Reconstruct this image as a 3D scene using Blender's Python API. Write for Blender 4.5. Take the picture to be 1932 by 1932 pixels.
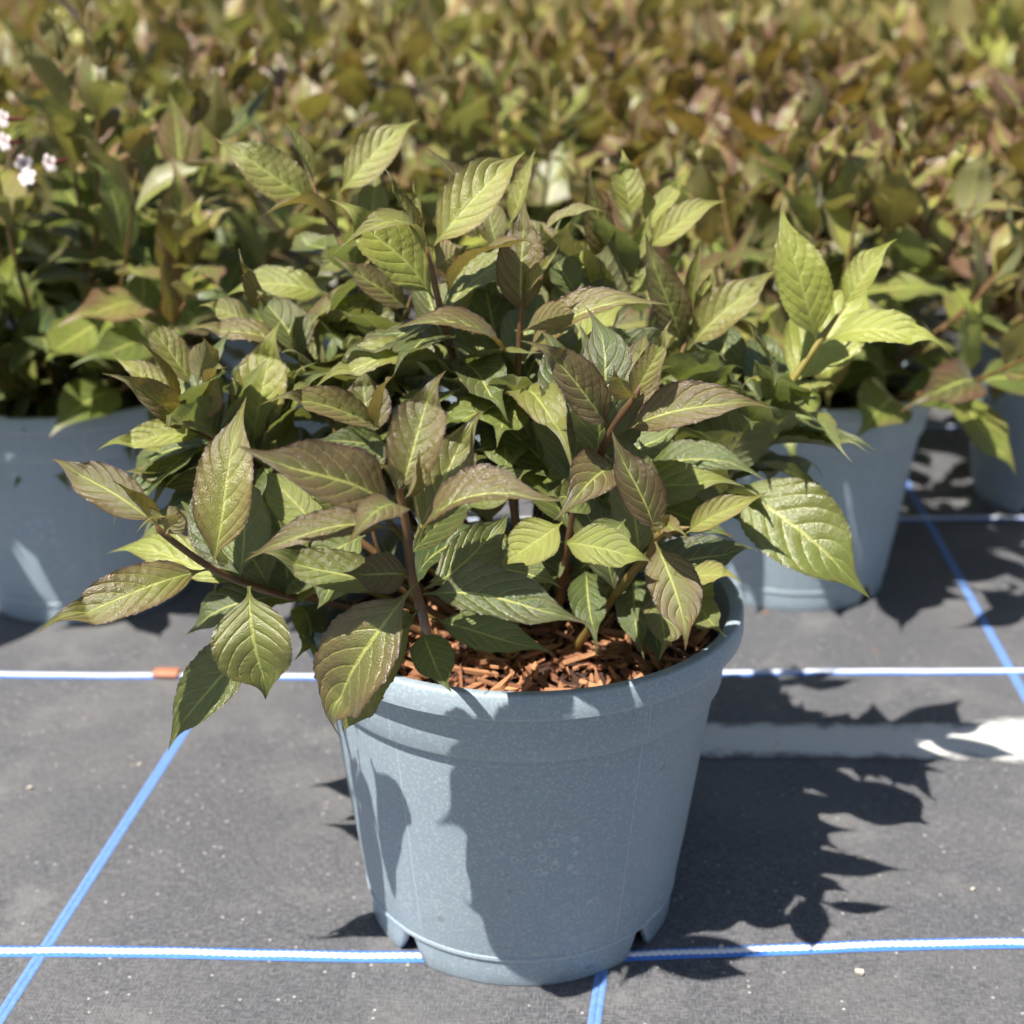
import bpy, math, random
import numpy as np
from mathutils import Vector, Matrix, Quaternion

for o in list(bpy.data.objects): bpy.data.objects.remove(o)
scene = bpy.context.scene
C = scene.collection
R = math.radians

# ------------------------------------------------------------------ camera, sky, sun, exposure
CAM = Vector((0.0, 0.0, 0.582)); PITCH = R(20.0); FPX = 2594.0; HALF = 966.0
cd = bpy.data.cameras.new('camera'); cam = bpy.data.objects.new('camera', cd); C.objects.link(cam)
cam.location = CAM; cam.rotation_euler = (R(90) - PITCH, 0, 0)
cd.sensor_width = 36.0; cd.lens = 36.0 * FPX / (2 * HALF)
cd.clip_start = 0.01; cd.clip_end = 300
cd.dof.use_dof = True; cd.dof.focus_distance = 0.728; cd.dof.aperture_fstop = 6.6
scene.camera = cam

SUN_FROM = Vector((-0.39, -0.42, 1.0)).normalized()
world = bpy.data.worlds.new('World'); scene.world = world; world.use_nodes = True
wn = world.node_tree; wn.nodes.clear()
sky = wn.nodes.new('ShaderNodeTexSky'); sky.sky_type = 'NISHITA'; sky.sun_disc = False
sky.sun_elevation = math.asin(SUN_FROM.z); sky.sun_rotation = math.atan2(SUN_FROM.x, SUN_FROM.y)
bg = wn.nodes.new('ShaderNodeBackground'); bg.inputs['Strength'].default_value = 0.053
wo = wn.nodes.new('ShaderNodeOutputWorld')
wn.links.new(sky.outputs[0], bg.inputs[0]); wn.links.new(bg.outputs[0], wo.inputs[0])
sd = bpy.data.lights.new('sun', 'SUN'); sun = bpy.data.objects.new('sun', sd); C.objects.link(sun)
sd.energy = 5.0; sd.angle = R(0.55); sd.color = (1.0, 0.955, 0.88)
sun.location = SUN_FROM * 6
sun.rotation_euler = (-SUN_FROM).to_track_quat('-Z', 'Y').to_euler()
vs = scene.view_settings
vs.view_transform = 'Standard'; vs.look = 'None'; vs.gamma = 1.0; vs.use_curve_mapping = False
vs.exposure = 0.94
scene.render.engine = 'CYCLES'
scene.cycles.use_adaptive_sampling = True; scene.cycles.adaptive_threshold = 0.035; scene.cycles.adaptive_min_samples = 12
scene.cycles.max_bounces = 5; scene.cycles.diffuse_bounces = 3; scene.cycles.glossy_bounces = 2; scene.cycles.transmission_bounces = 3

RIGHT = Vector((1, 0, 0)); FWD = Vector((0, math.cos(PITCH), -math.sin(PITCH))); UPC = Vector((0, math.sin(PITCH), math.cos(PITCH)))

def ray(px, py):
    return RIGHT * ((px - HALF) / FPX) + UPC * ((HALF - py) / FPX) + FWD

def at(px, py, Y):
    d = ray(px, py)
    return CAM + d * (Y / d.y)

def ground(px, py, z=0.0):
    d = ray(px, py)
    return CAM + d * ((z - CAM.z) / d.z)

# ------------------------------------------------------------------ helpers
def mesh_of(name, verts, faces, uvs=None, smooth=True, mat=None):
    me = bpy.data.meshes.new(name)
    me.from_pydata([tuple(v) for v in verts], [], faces)
    if uvs is not None:
        lay = me.uv_layers.new(name='UVMap')
        li = np.empty(len(me.loops), dtype=np.int32); me.loops.foreach_get('vertex_index', li)
        lay.data.foreach_set('uv', np.asarray(uvs, dtype=np.float32)[li].ravel())
    if smooth:
        me.polygons.foreach_set('use_smooth', [True] * len(me.polygons))
    if mat: me.materials.append(mat)
    me.update()
    return me

def link(name, me, parent=None, loc=(0, 0, 0), quat=None, scale=None, color=None):
    o = bpy.data.objects.new(name, me); C.objects.link(o)
    o.location = loc
    if quat is not None:
        o.rotation_mode = 'QUATERNION'; o.rotation_quaternion = quat
    if scale is not None: o.scale = scale
    if color is not None: o.color = color
    if parent is not None: o.parent = parent
    return o

def empty(name, loc):
    o = bpy.data.objects.new(name, None); C.objects.link(o); o.location = loc
    o.empty_display_size = 0.05
    return o

def tag(o, label, cat, group=None, kind=None):
    o['label'] = label; o['category'] = cat
    if group: o['group'] = group
    if kind: o['kind'] = kind
    return o

def structure(o):
    o['kind'] = 'structure'; return o

class NT:
    def __init__(self, name):
        self.m = bpy.data.materials.new(name); self.m.use_nodes = True
        self.t = self.m.node_tree; self.t.nodes.clear()
        self.out = self.n('ShaderNodeOutputMaterial')
    def n(self, typ, **kw):
        nd = self.t.nodes.new(typ)
        for k, v in kw.items(): setattr(nd, k, v)
        return nd
    def l(self, a, b): self.t.links.new(a, b)
    def put(self, sock, v):
        if hasattr(v, 'links') or isinstance(v, bpy.types.NodeSocket): self.l(v, sock)
        else:
            if isinstance(v, (tuple, list)) and len(v) == 3 and sock.type == 'RGBA': v = (*v, 1)
            sock.default_value = v
    def math(self, op, a, b=0.0, c=0.0, clamp=False):
        nd = self.n('ShaderNodeMath', operation=op, use_clamp=clamp)
        self.put(nd.inputs[0], a); self.put(nd.inputs[1], b)
        if op in ('MULTIPLY_ADD', 'SMOOTH_MIN', 'COMPARE', 'WRAP'): self.put(nd.inputs[2], c)
        return nd.outputs[0]
    def step(self, x, lo, hi, a=0.0, b=1.0):
        nd = self.n('ShaderNodeMapRange', interpolation_type='SMOOTHSTEP')
        self.put(nd.inputs['Value'], x)
        for k, v in (('From Min', lo), ('From Max', hi), ('To Min', a), ('To Max', b)): self.put(nd.inputs[k], v)
        return nd.outputs[0]
    def mix(self, f, a, b, blend='MIX'):
        nd = self.n('ShaderNodeMix', data_type='RGBA', blend_type=blend)
        self.put(nd.inputs[0], f); self.put(nd.inputs[6], a); self.put(nd.inputs[7], b)
        return nd.outputs[2]
    def noise(self, vec, scale, detail=2.0, rough=0.5):
        nd = self.n('ShaderNodeTexNoise'); self.put(nd.inputs['Scale'], scale)
        self.put(nd.inputs['Detail'], detail); self.put(nd.inputs['Roughness'], rough)
        if vec is not None: self.l(vec, nd.inputs['Vector'])
        return nd.outputs[0]
    def vor(self, vec, scale, feature='F1'):
        nd = self.n('ShaderNodeTexVoronoi', feature=feature); self.put(nd.inputs['Scale'], scale)
        if vec is not None: self.l(vec, nd.inputs['Vector'])
        return nd
    def principled(self, **kw):
        nd = self.n('ShaderNodeBsdfPrincipled')
        for k, v in kw.items(): self.put(nd.inputs[k], v)
        return nd
    def bump(self, h, strength, dist, normal=None):
        nd = self.n('ShaderNodeBump'); self.put(nd.inputs['Strength'], strength); self.put(nd.inputs['Distance'], dist)
        self.l(h, nd.inputs['Height'])
        if normal is not None: self.l(normal, nd.inputs['Normal'])
        return nd.outputs[0]

# ------------------------------------------------------------------ materials
def leaf_material(name, detail):
    M = NT(name)
    uv = M.n('ShaderNodeUVMap').outputs[0]
    sx = M.n('ShaderNodeSeparateXYZ'); M.l(uv, sx.inputs[0]); u, v = sx.outputs[0], sx.outputs[1]
    av = M.math('ABSOLUTE', M.math('MULTIPLY_ADD', v, 2.0, -1.0))
    info = M.n('ShaderNodeObjectInfo')
    att = M.n('ShaderNodeAttribute', attribute_type='GEOMETRY', attribute_name='tint')
    add = M.n('ShaderNodeVectorMath', operation='ADD'); M.l(info.outputs['Color'], add.inputs[0]); M.l(att.outputs['Color'], add.inputs[1])
    sp = M.n('ShaderNodeSeparateXYZ'); M.l(add.outputs[0], sp.inputs[0])
    bronze, light, rnd = sp.outputs
    bronze = M.math('MAXIMUM', M.math('MINIMUM', bronze, 1.0), 0.0); light = M.math('MAXIMUM', M.math('MINIMUM', light, 1.0), 0.0)
    cmb = M.n('ShaderNodeCombineXYZ')
    M.l(M.math('MULTIPLY', u, 2.3), cmb.inputs[0]); M.l(v, cmb.inputs[1]); M.l(M.math('MULTIPLY', rnd, 37.0), cmb.inputs[2])
    vec = cmb.outputs[0]
    n1 = M.noise(vec, 2.2, 2.0 if detail else 0.0)
    mid = M.step(M.math('DIVIDE', av, M.math('MULTIPLY_ADD', u, -0.045, 0.082)), 0.45, 1.0, 1.0, 0.0)
    side = M.math('MULTIPLY', M.math('GREATER_THAN', v, 0.5), 0.4)
    s = M.math('SUBTRACT', u, M.math('MULTIPLY', av, 0.17))
    s = M.math('SUBTRACT', s, M.math('MULTIPLY', M.math('MULTIPLY', av, av), 0.13))
    s = M.math('ADD', M.math('MULTIPLY', s, 8.0), side)
    s = M.math('ADD', s, M.math('MULTIPLY', M.math('SUBTRACT', n1, 0.5), 0.35))
    fr = M.math('ABSOLUTE', M.math('MULTIPLY_ADD', M.math('FRACT', s), 2.0, -1.0))
    vein = M.step(fr, 0.86, 0.99)
    vein = M.math('MULTIPLY', vein, M.step(av, 0.70, 0.98, 1.0, 0.0))
    edge = M.step(av, 0.45, 1.0)
    bf = M.math('ADD', M.math('MULTIPLY', bronze, M.step(av, 0.0, 0.6, 0.50, 1.15)), M.math('MULTIPLY_ADD', n1, 0.9, -0.45))
    bf = M.math('ADD', bf, M.math('MULTIPLY', edge, M.math('MULTIPLY', bronze, 0.5)), clamp=True)
    green = M.mix(light, (0.047, 0.082, 0.017), (0.330, 0.362, 0.056))
    brz = M.mix(light, (0.072, 0.041, 0.018) if detail else (0.096, 0.038, 0.028), (0.265, 0.212, 0.062) if detail else (0.30, 0.175, 0.088))
    top = M.mix(bf, green, brz)
    if detail:
        n2 = M.noise(vec, 60.0, 1.0)
        top = M.mix(M.step(n2, 0.55, 0.75, 0.0, 0.28), top, (0.22, 0.21, 0.085))
    vmask = M.math('MAXIMUM', mid, M.math('MULTIPLY', vein, 0.60))
    top = M.mix(M.math('MULTIPLY', vmask, 0.85), top, (0.44, 0.45, 0.115))
    rim = M.step(av, 0.87, 0.975)
    top = M.mix(M.math('MULTIPLY', rim, M.math('MULTIPLY_ADD', bronze, 0.6, 0.3)), top, (0.060, 0.022, 0.016))
    scorch = M.math('MULTIPLY', M.step(M.math('ADD', u, M.math('MULTIPLY', n1, 0.12)), 0.96, 1.04), M.step(M.math('FRACT', M.math('MULTIPLY', rnd, 7.3)), 0.4, 0.6))
    top = M.mix(M.math('MULTIPLY', scorch, 0.8), top, (0.16, 0.085, 0.035))
    und = M.mix(bronze, (0.185, 0.215, 0.095), (0.225, 0.150, 0.030))
    und = M.mix(M.math('MULTIPLY', light, 0.5), und, (0.26, 0.27, 0.13))
    und = M.mix(M.math('MULTIPLY', M.math('MAXIMUM', mid, M.math('MULTIPLY', vein, 0.75)), 0.9), und, (0.35, 0.34, 0.08))
    und = M.mix(M.math('MULTIPLY', rim, bronze), und, (0.18, 0.045, 0.02))
    back = M.n('ShaderNodeNewGeometry').outputs['Backfacing']
    col = M.mix(back, top, und)
    rough = M.math('MULTIPLY_ADD', back, 0.2 if detail else 0.1, 0.39 if detail else 0.46)
    p = M.principled(**{'Base Color': col, 'Roughness': rough, 'Specular IOR Level': 1.0 if detail else 0.55, 'Sheen Weight': 0.08 if detail else 0.10, 'Sheen Roughness': 0.45})
    tr = M.n('ShaderNodeBsdfTranslucent')
    M.put(tr.inputs[0], M.mix(0.5, M.mix(bronze, (0.34, 0.42, 0.04), (0.42, 0.26, 0.03)), col))
    if detail:
        net = M.vor(vec, 46.0, 'F1').outputs[0]
        h = M.math('ADD', M.math('MULTIPLY', vmask, -0.45), M.math('MULTIPLY', net, -0.75))
        h = M.math('ADD', h, M.math('MULTIPLY', M.math('MULTIPLY', M.math('MULTIPLY', fr, fr), fr), -1.05))
        nrm = M.bump(h, 0.62, 0.0008)
        M.l(nrm, p.inputs['Normal'])
    ms = M.n('ShaderNodeMixShader'); ms.inputs[0].default_value = 0.27
    M.l(p.outputs[0], ms.inputs[1]); M.l(tr.outputs[0], ms.inputs[2]); M.l(ms.outputs[0], M.out.inputs[0])
    return M.m

def stem_material():
    M = NT('stem')
    tc = M.n('ShaderNodeTexCoord').outputs['Object']
    n = M.noise(tc, 60.0, 3.0); info = M.n('ShaderNodeObjectInfo')
    sp = M.n('ShaderNodeSeparateXYZ'); M.l(info.outputs['Color'], sp.inputs[0])
    c = M.mix(M.step(n, 0.3, 0.7), (0.085, 0.045, 0.02), (0.16, 0.085, 0.035))
    c = M.mix(sp.outputs[1], c, M.mix(n, (0.22, 0.20, 0.03), (0.30, 0.25, 0.04)))
    p = M.principled(**{'Base Color': c, 'Roughness': 0.5, 'Normal': M.bump(n, 0.4, 0.001)})
    M.l(p.outputs[0], M.out.inputs[0]); return M.m

def pot_material():
    M = NT('blue_grey_plastic')
    tc = M.n('ShaderNodeTexCoord').outputs['Object']
    big = M.noise(tc, 9.0, 4.0); fine = M.noise(tc, 480.0, 2.0, 0.7); spk = M.vor(tc, 240.0).outputs[0]
    drops = M.vor(tc, 130.0).outputs[0]
    c = M.mix(big, (0.235, 0.300, 0.350), (0.290, 0.358, 0.410))
    c = M.mix(M.step(fine, 0.48, 0.72, 0.0, 0.6), c, (0.46, 0.52, 0.56))
    ring = M.math('MULTIPLY', M.step(drops, 0.25, 0.33), M.step(drops, 0.33, 0.42, 1.0, 0.0))
    wet = M.step(M.noise(tc, 14.0, 2.0), 0.5, 0.68)
    c = M.mix(M.math('MULTIPLY', M.math('MULTIPLY', ring, wet), 0.75), c, (0.48, 0.54, 0.57))
    scuff = M.math('MULTIPLY', M.step(M.noise(tc, 30.0, 5.0, 0.75), 0.60, 0.72), M.step(spk, 0.1, 0.3, 1.0, 0.0))
    c = M.mix(M.math('MULTIPLY', scuff, 0.6), c, (0.55, 0.59, 0.61))
    dirt = M.step(M.noise(tc, 22.0, 4.0, 0.7), 0.62, 0.8)
    c = M.mix(M.math('MULTIPLY', dirt, 0.25), c, (0.19, 0.19, 0.17))
    pt = M.n('ShaderNodeNewGeometry').outputs['Pointiness']
    c = M.mix(M.math('MULTIPLY', M.step(pt, 0.52, 0.60), 0.55), c, (0.58, 0.63, 0.66))
    splash = M.math('MULTIPLY', M.step(M.noise(tc, 55.0, 4.0, 0.7), 0.66, 0.72), 0.5)
    c = M.mix(splash, c, (0.16, 0.14, 0.12))
    p = M.principled(**{'Base Color': c, 'Roughness': M.math('MULTIPLY_ADD', fine, 0.25, 0.34), 'Normal': M.bump(fine, 0.18, 0.0006)})
    M.l(p.outputs[0], M.out.inputs[0]); return M.m

def bark_material():
    M = NT('bark')
    tc = M.n('ShaderNodeTexCoord').outputs['Object']
    info = M.n('ShaderNodeObjectInfo')
    att = M.n('ShaderNodeAttribute', attribute_type='GEOMETRY', attribute_name='tint')
    add = M.n('ShaderNodeVectorMath', operation='ADD'); M.l(info.outputs['Color'], add.inputs[0]); M.l(att.outputs['Color'], add.inputs[1])
    sp = M.n('ShaderNodeSeparateXYZ'); M.l(add.outputs[0], sp.inputs[0])
    st = M.n('ShaderNodeMapping'); st.inputs['Scale'].default_value = (60, 700, 700); M.l(tc, st.inputs[0])
    n = M.noise(st.outputs[0], 1.0, 3.0)
    c = M.mix(sp.outputs[0], (0.170, 0.060, 0.028), (0.66, 0.31, 0.14))
    c = M.mix(M.step(n, 0.35, 0.75, 0.0, 0.6), c, M.mix(sp.outputs[0], (0.17, 0.065, 0.03), (0.52, 0.30, 0.16)))
    p = M.principled(**{'Base Color': c, 'Roughness': 0.85, 'Normal': M.bump(n, 0.6, 0.001)})
    M.l(p.outputs[0], M.out.inputs[0]); return M.m

def fabric_material():
    M = NT('ground_cover_fabric')
    geo = M.n('ShaderNodeNewGeometry').outputs['Position']
    mp = M.n('ShaderNodeMapping'); mp.inputs['Rotation'].default_value = (0, 0, R(4)); M.l(geo, mp.inputs[0])
    g = mp.outputs[0]
    sx = M.n('ShaderNodeSeparateXYZ'); M.l(g, sx.inputs[0])
    P = 0.0026
    wx = M.math('SINE', M.math('MULTIPLY', sx.outputs[0], 2 * math.pi / P))
    wy = M.math('SINE', M.math('MULTIPLY', sx.outputs[1], 2 * math.pi / (P * 1.25)))
    weave = M.math('MULTIPLY', wx, wy)
    st = M.n('ShaderNodeMapping'); st.inputs['Scale'].default_value = (1, 0.45, 1); M.l(g, st.inputs[0])
    wa = M.n('ShaderNodeMapping'); wa.inputs['Scale'].default_value = (130, 800, 1); M.l(g, wa.inputs[0])
    wb = M.n('ShaderNodeMapping'); wb.inputs['Scale'].default_value = (800, 170, 1); M.l(g, wb.inputs[0])
    f1 = M.math('MAXIMUM', M.noise(wa.outputs[0], 1.0, 1.0), M.noise(wb.outputs[0], 1.0, 1.0)); f2 = M.noise(g, 75.0, 4.0, 0.6); f3 = M.noise(g, 6.0, 4.0, 0.6)
    c = M.mix(M.step(f1, 0.40, 0.75), (0.048, 0.048, 0.055), (0.190, 0.188, 0.197))
    c = M.mix(M.math('MULTIPLY_ADD', weave, M.step(f3, 0.3, 0.7, 0.05, 0.13), 0.12), c, (0.05, 0.05, 0.056))
    c = M.mix(M.step(f2, 0.30, 0.5, 0.35, 0.0), c, (0.080, 0.080, 0.084))
    stain = M.noise(g, 1.7, 5.0, 0.65)
    c = M.mix(M.step(stain, 0.40, 0.66, 0.38, 0.0), c, (0.085, 0.086, 0.092))
    c = M.mix(M.step(f3, 0.42, 0.7, 0.0, 0.4), c, (0.185, 0.178, 0.168))
    dust = M.noise(g, 11.0, 6.0, 0.7)
    c = M.mix(M.step(dust, 0.52, 0.72, 0.0, 0.35), c, (0.25, 0.24, 0.225))
    grit = M.vor(g, 210.0); gsel = M.n('ShaderNodeSeparateColor'); M.l(grit.outputs['Color'], gsel.inputs[0])
    gm = M.math('MULTIPLY', M.step(grit.outputs[0], 0.12, 0.28, 1.0, 0.0), M.math('GREATER_THAN', gsel.outputs[0], 0.93))
    c = M.mix(gm, c, (0.45, 0.42, 0.38))
    h = M.math('ADD', M.math('MULTIPLY', weave, 0.12), f1)
    p = M.principled(**{'Base Color': c, 'Roughness': 0.62, 'Normal': M.bump(h, 0.5, 0.0012), 'Specular IOR Level': 0.5})
    M.l(p.outputs[0], M.out.inputs[0]); return M.m

def plain(name, col, rough=0.6, var=0.2, scale=200.0, bump=0.3):
    M = NT(name)
    tc = M.n('ShaderNodeTexCoord').outputs['Object']
    n = M.noise(tc, scale, 3.0)
    c = M.mix(n, tuple(x * (1 - var) for x in col), tuple(min(1, x * (1 + var)) for x in col))
    p = M.principled(**{'Base Color': c, 'Roughness': rough, 'Normal': M.bump(n, bump, 0.001)})
    M.l(p.outputs[0], M.out.inputs[0]); return M.m

def tape_material():
    M = NT('white_woven_tape')
    geo = M.n('ShaderNodeNewGeometry').outputs['Position']
    uv = M.n('ShaderNodeUVMap').outputs[0]
    su = M.n('ShaderNodeSeparateXYZ'); M.l(uv, su.inputs[0])
    sx = M.n('ShaderNodeSeparateXYZ'); M.l(geo, sx.inputs[0])
    wx = M.math('SINE', M.math('MULTIPLY', sx.outputs[0], 2 * math.pi / 0.0042)); wy = M.math('SINE', M.math('MULTIPLY', sx.outputs[1], 2 * math.pi / 0.0042))
    w = M.math('MULTIPLY', wx, wy)
    n = M.noise(geo, 40.0, 5.0, 0.65); n2 = M.noise(geo, 300.0, 2.0)
    edge = M.math('SUBTRACT', 1.0, M.math('ABSOLUTE', M.math('MULTIPLY_ADD', su.outputs[1], 2.0, -1.0)))
    m = M.math('ADD', M.math('MULTIPLY', edge, 1.3), M.math('MULTIPLY_ADD', n, 1.9, -1.1))
    m = M.math('ADD', m, M.math('MULTIPLY_ADD', n2, 0.5, -0.25))
    m = M.step(m, -0.25, 0.45)
    c = M.mix(M.step(w, -0.3, 0.6), (0.55, 0.55, 0.50), (0.80, 0.80, 0.78))
    c = M.mix(M.step(n, 0.5, 0.75, 0.0, 0.3), c, (0.5, 0.5, 0.47))
    c = M.mix(m, (0.15, 0.15, 0.155), c)
    p = M.principled(**{'Base Color': c, 'Roughness': 0.5, 'Normal': M.bump(w, 0.3, 0.001)})
    M.l(p.outputs[0], M.out.inputs[0]); return M.m

M_LEAF = leaf_material('leaf', True); M_LEAF_BACK = leaf_material('leaf_plain', False); M_STEM = stem_material(); M_POT = pot_material(); M_BARK = bark_material()
M_FAB = fabric_material(); M_TAPE = tape_material()
M_BLUE = plain('blue_yarn', (0.06, 0.20, 0.62), 0.5, 0.3, 500); M_WHITE = plain('white_yarn', (0.80, 0.82, 0.84), 0.5, 0.06, 400)
M_BLUE2 = plain('blue_woven_yarn', (0.13, 0.25, 0.56), 0.55, 0.35, 330)
M_ORANGE = plain('orange_tape', (0.42, 0.165, 0.085), 0.55, 0.15, 60)
M_PETAL = plain('petal', (0.60, 0.52, 0.50), 0.6, 0.15, 300); M_CALYX = plain('calyx', (0.16, 0.03, 0.03), 0.5, 0.2, 80)
M_SOIL = plain('compost', (0.045, 0.02, 0.012), 0.95, 0.6, 140, 1.0)
M_SEAM = plain('worn_seam', (0.42, 0.48, 0.53), 0.45, 0.25, 160); M_GRAIN = plain('pale_grit', (0.62, 0.55, 0.45), 0.7, 0.2, 300)

# ------------------------------------------------------------------ ground
def sheet(name, x0, x1, y0, y1, z, mat):
    return mesh_of(name, [(x0, y0, z), (x1, y0, z), (x1, y1, z), (x0, y1, z)], [(0, 1, 2, 3)], smooth=False, mat=mat)
gnd = structure(link('ground', sheet('ground', -60, 60, -60, 60, 0, M_FAB)))

def ribbon(pts, width, z0, z1, step=0.01):
    """flat strip with a rounded top, following points on the ground"""
    P = [Vector((p[0], p[1], 0)) for p in pts]; Q = []
    for a, b in zip(P, P[1:]):
        n = max(1, int((b - a).length / step))
        Q += [a.lerp(b, i / n) for i in range(n)]
    Q.append(P[-1]); V = []; F = []
    for i, q in enumerate(Q):
        t = (Q[min(i + 1, len(Q) - 1)] - Q[max(i - 1, 0)]).normalized(); s = Vector((-t.y, t.x, 0))
        for k, (f, h) in enumerate(((-.5, z0), (-.36, z1), (0, z1 + .0004), (.36, z1), (.5, z0))):
            V.append(q + s * (width * f) + Vector((0, 0, h)))
    for i in range(len(Q) - 1):
        for k in range(4): F.append((i * 5 + k, i * 5 + k + 1, i * 5 + 6 + k, i * 5 + 5 + k))
    return V, F, Q

# blue lines woven into the fabric, running away from the camera
for pts in ([(-70, 2030), (345, 1385), (560, 1050), (690, 850)], [(1105, 2040), (1140, 1800), (1190, 1450), (1215, 1000)], [(2080, 1580), (1932, 1310), (1760, 1000), (1660, 820)], [(-900, 2030), (-300, 1400), (60, 1050), (300, 800)]):
    G = [ground(*p) for p in pts]
    V = []; F = []
    for off in (-0.0021, 0.0021):
        v, f, _ = ribbon([(g.x + off, g.y) for g in G], 0.0040, 0.0003, 0.0006, 0.02)
        b = len(V); V += v; F += [tuple(i + b for i in q) for q in f]
    o = link('woven_line', mesh_of('woven_line', V, F, mat=M_BLUE2), gnd)

# blue and white marker cords lying across
def catmull_xy(G):
    out = []; L = 0.0
    for a, b in zip(G, G[1:]):
        n = max(2, int((b - a).length / .03))
        for i in range(n):
            p = a.lerp(b, i / n); x = p.x * 1.0
            out.append(Vector((p.x, p.y + .0011 * math.sin(x * 9 + G[0].y * 40) + .0007 * math.sin(x * 23 + 1), 0)))
    out.append(Vector((G[-1].x, G[-1].y, 0))); return out
def cord(pts, label, width=0.0112, fine=True):
    G = [ground(*p) for p in pts]
    base = empty('marker_cord', (G[0].x, G[0].y, 0))
    tag(base, label, 'cord', 'blue and white cords across the fabric')
    off = Vector((G[0].x, G[0].y, 0))
    G = [Vector(p) for p in catmull_xy(G)]
    V, F, Q = ribbon([(g.x, g.y) for g in G], width, 0.0006, 0.0012)
    link('blue_yarn', mesh_of('blue_yarn', [v - off for v in V], F, mat=M_BLUE), base)
    # white yarn: one flat strand with a scalloped edge
    V = []; F = []; pitch = 0.0050; L = 0.0; st = pitch / 6
    for a, b in zip(Q, Q[1:]):
        seg = (b - a).length; t = (b - a).normalized(); s = Vector((-t.y, t.x, 0)); k = 0
        while k * st < seg:
            d = k * st; c = a + t * d - off; ph = (L + d) / pitch * math.pi
            wv = .03 * math.sin(ph * .13) ; w1 = width * (.15 + wv + .11 * abs(math.sin(ph))); w2 = width * (.15 - wv + .11 * abs(math.sin(ph + 1.2)))
            hh = .0019 + .0005 * abs(math.sin(ph + .6))
            V += [c - s * w1 + Vector((0, 0, .0015)), c - s * (w1 * .6) + Vector((0, 0, hh)), c + s * (w2 * .6) + Vector((0, 0, hh)), c + s * w2 + Vector((0, 0, .0015))]
            k += 1
        L += seg
    for i in range(len(V) // 4 - 1):
        for k in range(3): F.append((i * 4 + k, i * 4 + k + 4, i * 4 + k + 5, i * 4 + k + 1))
    link('white_yarn', mesh_of('white_yarn', V, F, mat=M_WHITE), base)
    return base
random.seed(4)
cord([(-260, 1796), (200, 1799), (780, 1804), (1100, 1808), (1300, 1798), (1600, 1788), (2250, 1778)], 'blue and white marker cord nearest the camera, passing under the front pot')
c2 = cord([(-300, 1271), (300, 1275), (700, 1280), (1200, 1272), (1500, 1268), (2200, 1266)], 'blue and white marker cord with orange tape, just behind the front pot')
cord([(-400, 990), (600, 985), (1300, 980), (1700, 979), (2300, 974)], 'blue and white marker cord behind the first row of back pots')
cord([(-500, 812), (900, 808), (1700, 806), (2400, 803)], 'farthest marker cord, barely visible beside the shaded pot at the right')
# orange tape wound round the second cord
a, b = ground(292, 1275), ground(338, 1276)
t = (b - a).normalized(); s = Vector((-t.y, t.x, 0)); V = []; F = []; n = 12; ns = 14
for i in range(n + 1):
    for k in range(ns):
        an = 2 * math.pi * k / ns
        V.append(a.lerp(b, i / n) - c2.location + s * (math.cos(an) * .0074) + Vector((0, 0, .0034 + math.sin(an) * (.0033 + .0003 * (i % 3)))))
for i in range(n):
    for k in range(ns): F.append((i * ns + k, i * ns + (k + 1) % ns, (i + 1) * ns + (k + 1) % ns, (i + 1) * ns + k))
F.append(tuple(range(ns))); F.append(tuple(n * ns + k for k in reversed(range(ns))))
o = link('tape_wrap', mesh_of('tape_wrap', V, F, mat=M_ORANGE), c2); o['label'] = 'orange tape wound round the cord'

# pale woven strip at the right
Gs = [ground(1150, 1398), ground(1500, 1397), ground(1800, 1400), ground(2400, 1396)]
V, F, Q = ribbon([(g.x, g.y) for g in Gs], 0.060, 0.001, 0.0016, 0.01)
random.seed(9)
for i in range(0, len(V), 5):
    k_ = max(0.0, min(1.0, (V[i].x - .30) / .12)) * (.6 + .4 * math.sin(V[i].x * 31))
    V[i].y -= .012 * k_; V[i + 1].y -= .010 * k_; V[i + 3].y += .010 * k_; V[i + 4].y += .012 * k_
    w1, w2 = random.uniform(-.0015, .0015), random.uniform(-.0015, .0015)
    V[i].y += w1; V[i + 1].y += w1; V[i + 3].y += w2; V[i + 4].y += w2
UVt = [(i // 5 * .01, (0, .14, .5, .86, 1)[i % 5]) for i in range(len(V))]
tag(link('woven_tape', mesh_of('woven_tape', V, F, UVt, mat=M_TAPE)), 'broad white woven tape lying on the fabric to the right of the front pot', 'tape')

# ------------------------------------------------------------------ pots
def lathe(profile, n=128, closed=False):
    V = []; F = []
    for r, z in profile:
        for k in range(n):
            a = 2 * math.pi * k / n; V.append((r * math.cos(a), r * math.sin(a), z))
    for i in range(len(profile) - 1):
        for k in range(n):
            F.append((i * n + k, i * n + (k + 1) % n, (i + 1) * n + (k + 1) % n, (i + 1) * n + k))
    return V, F

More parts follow.
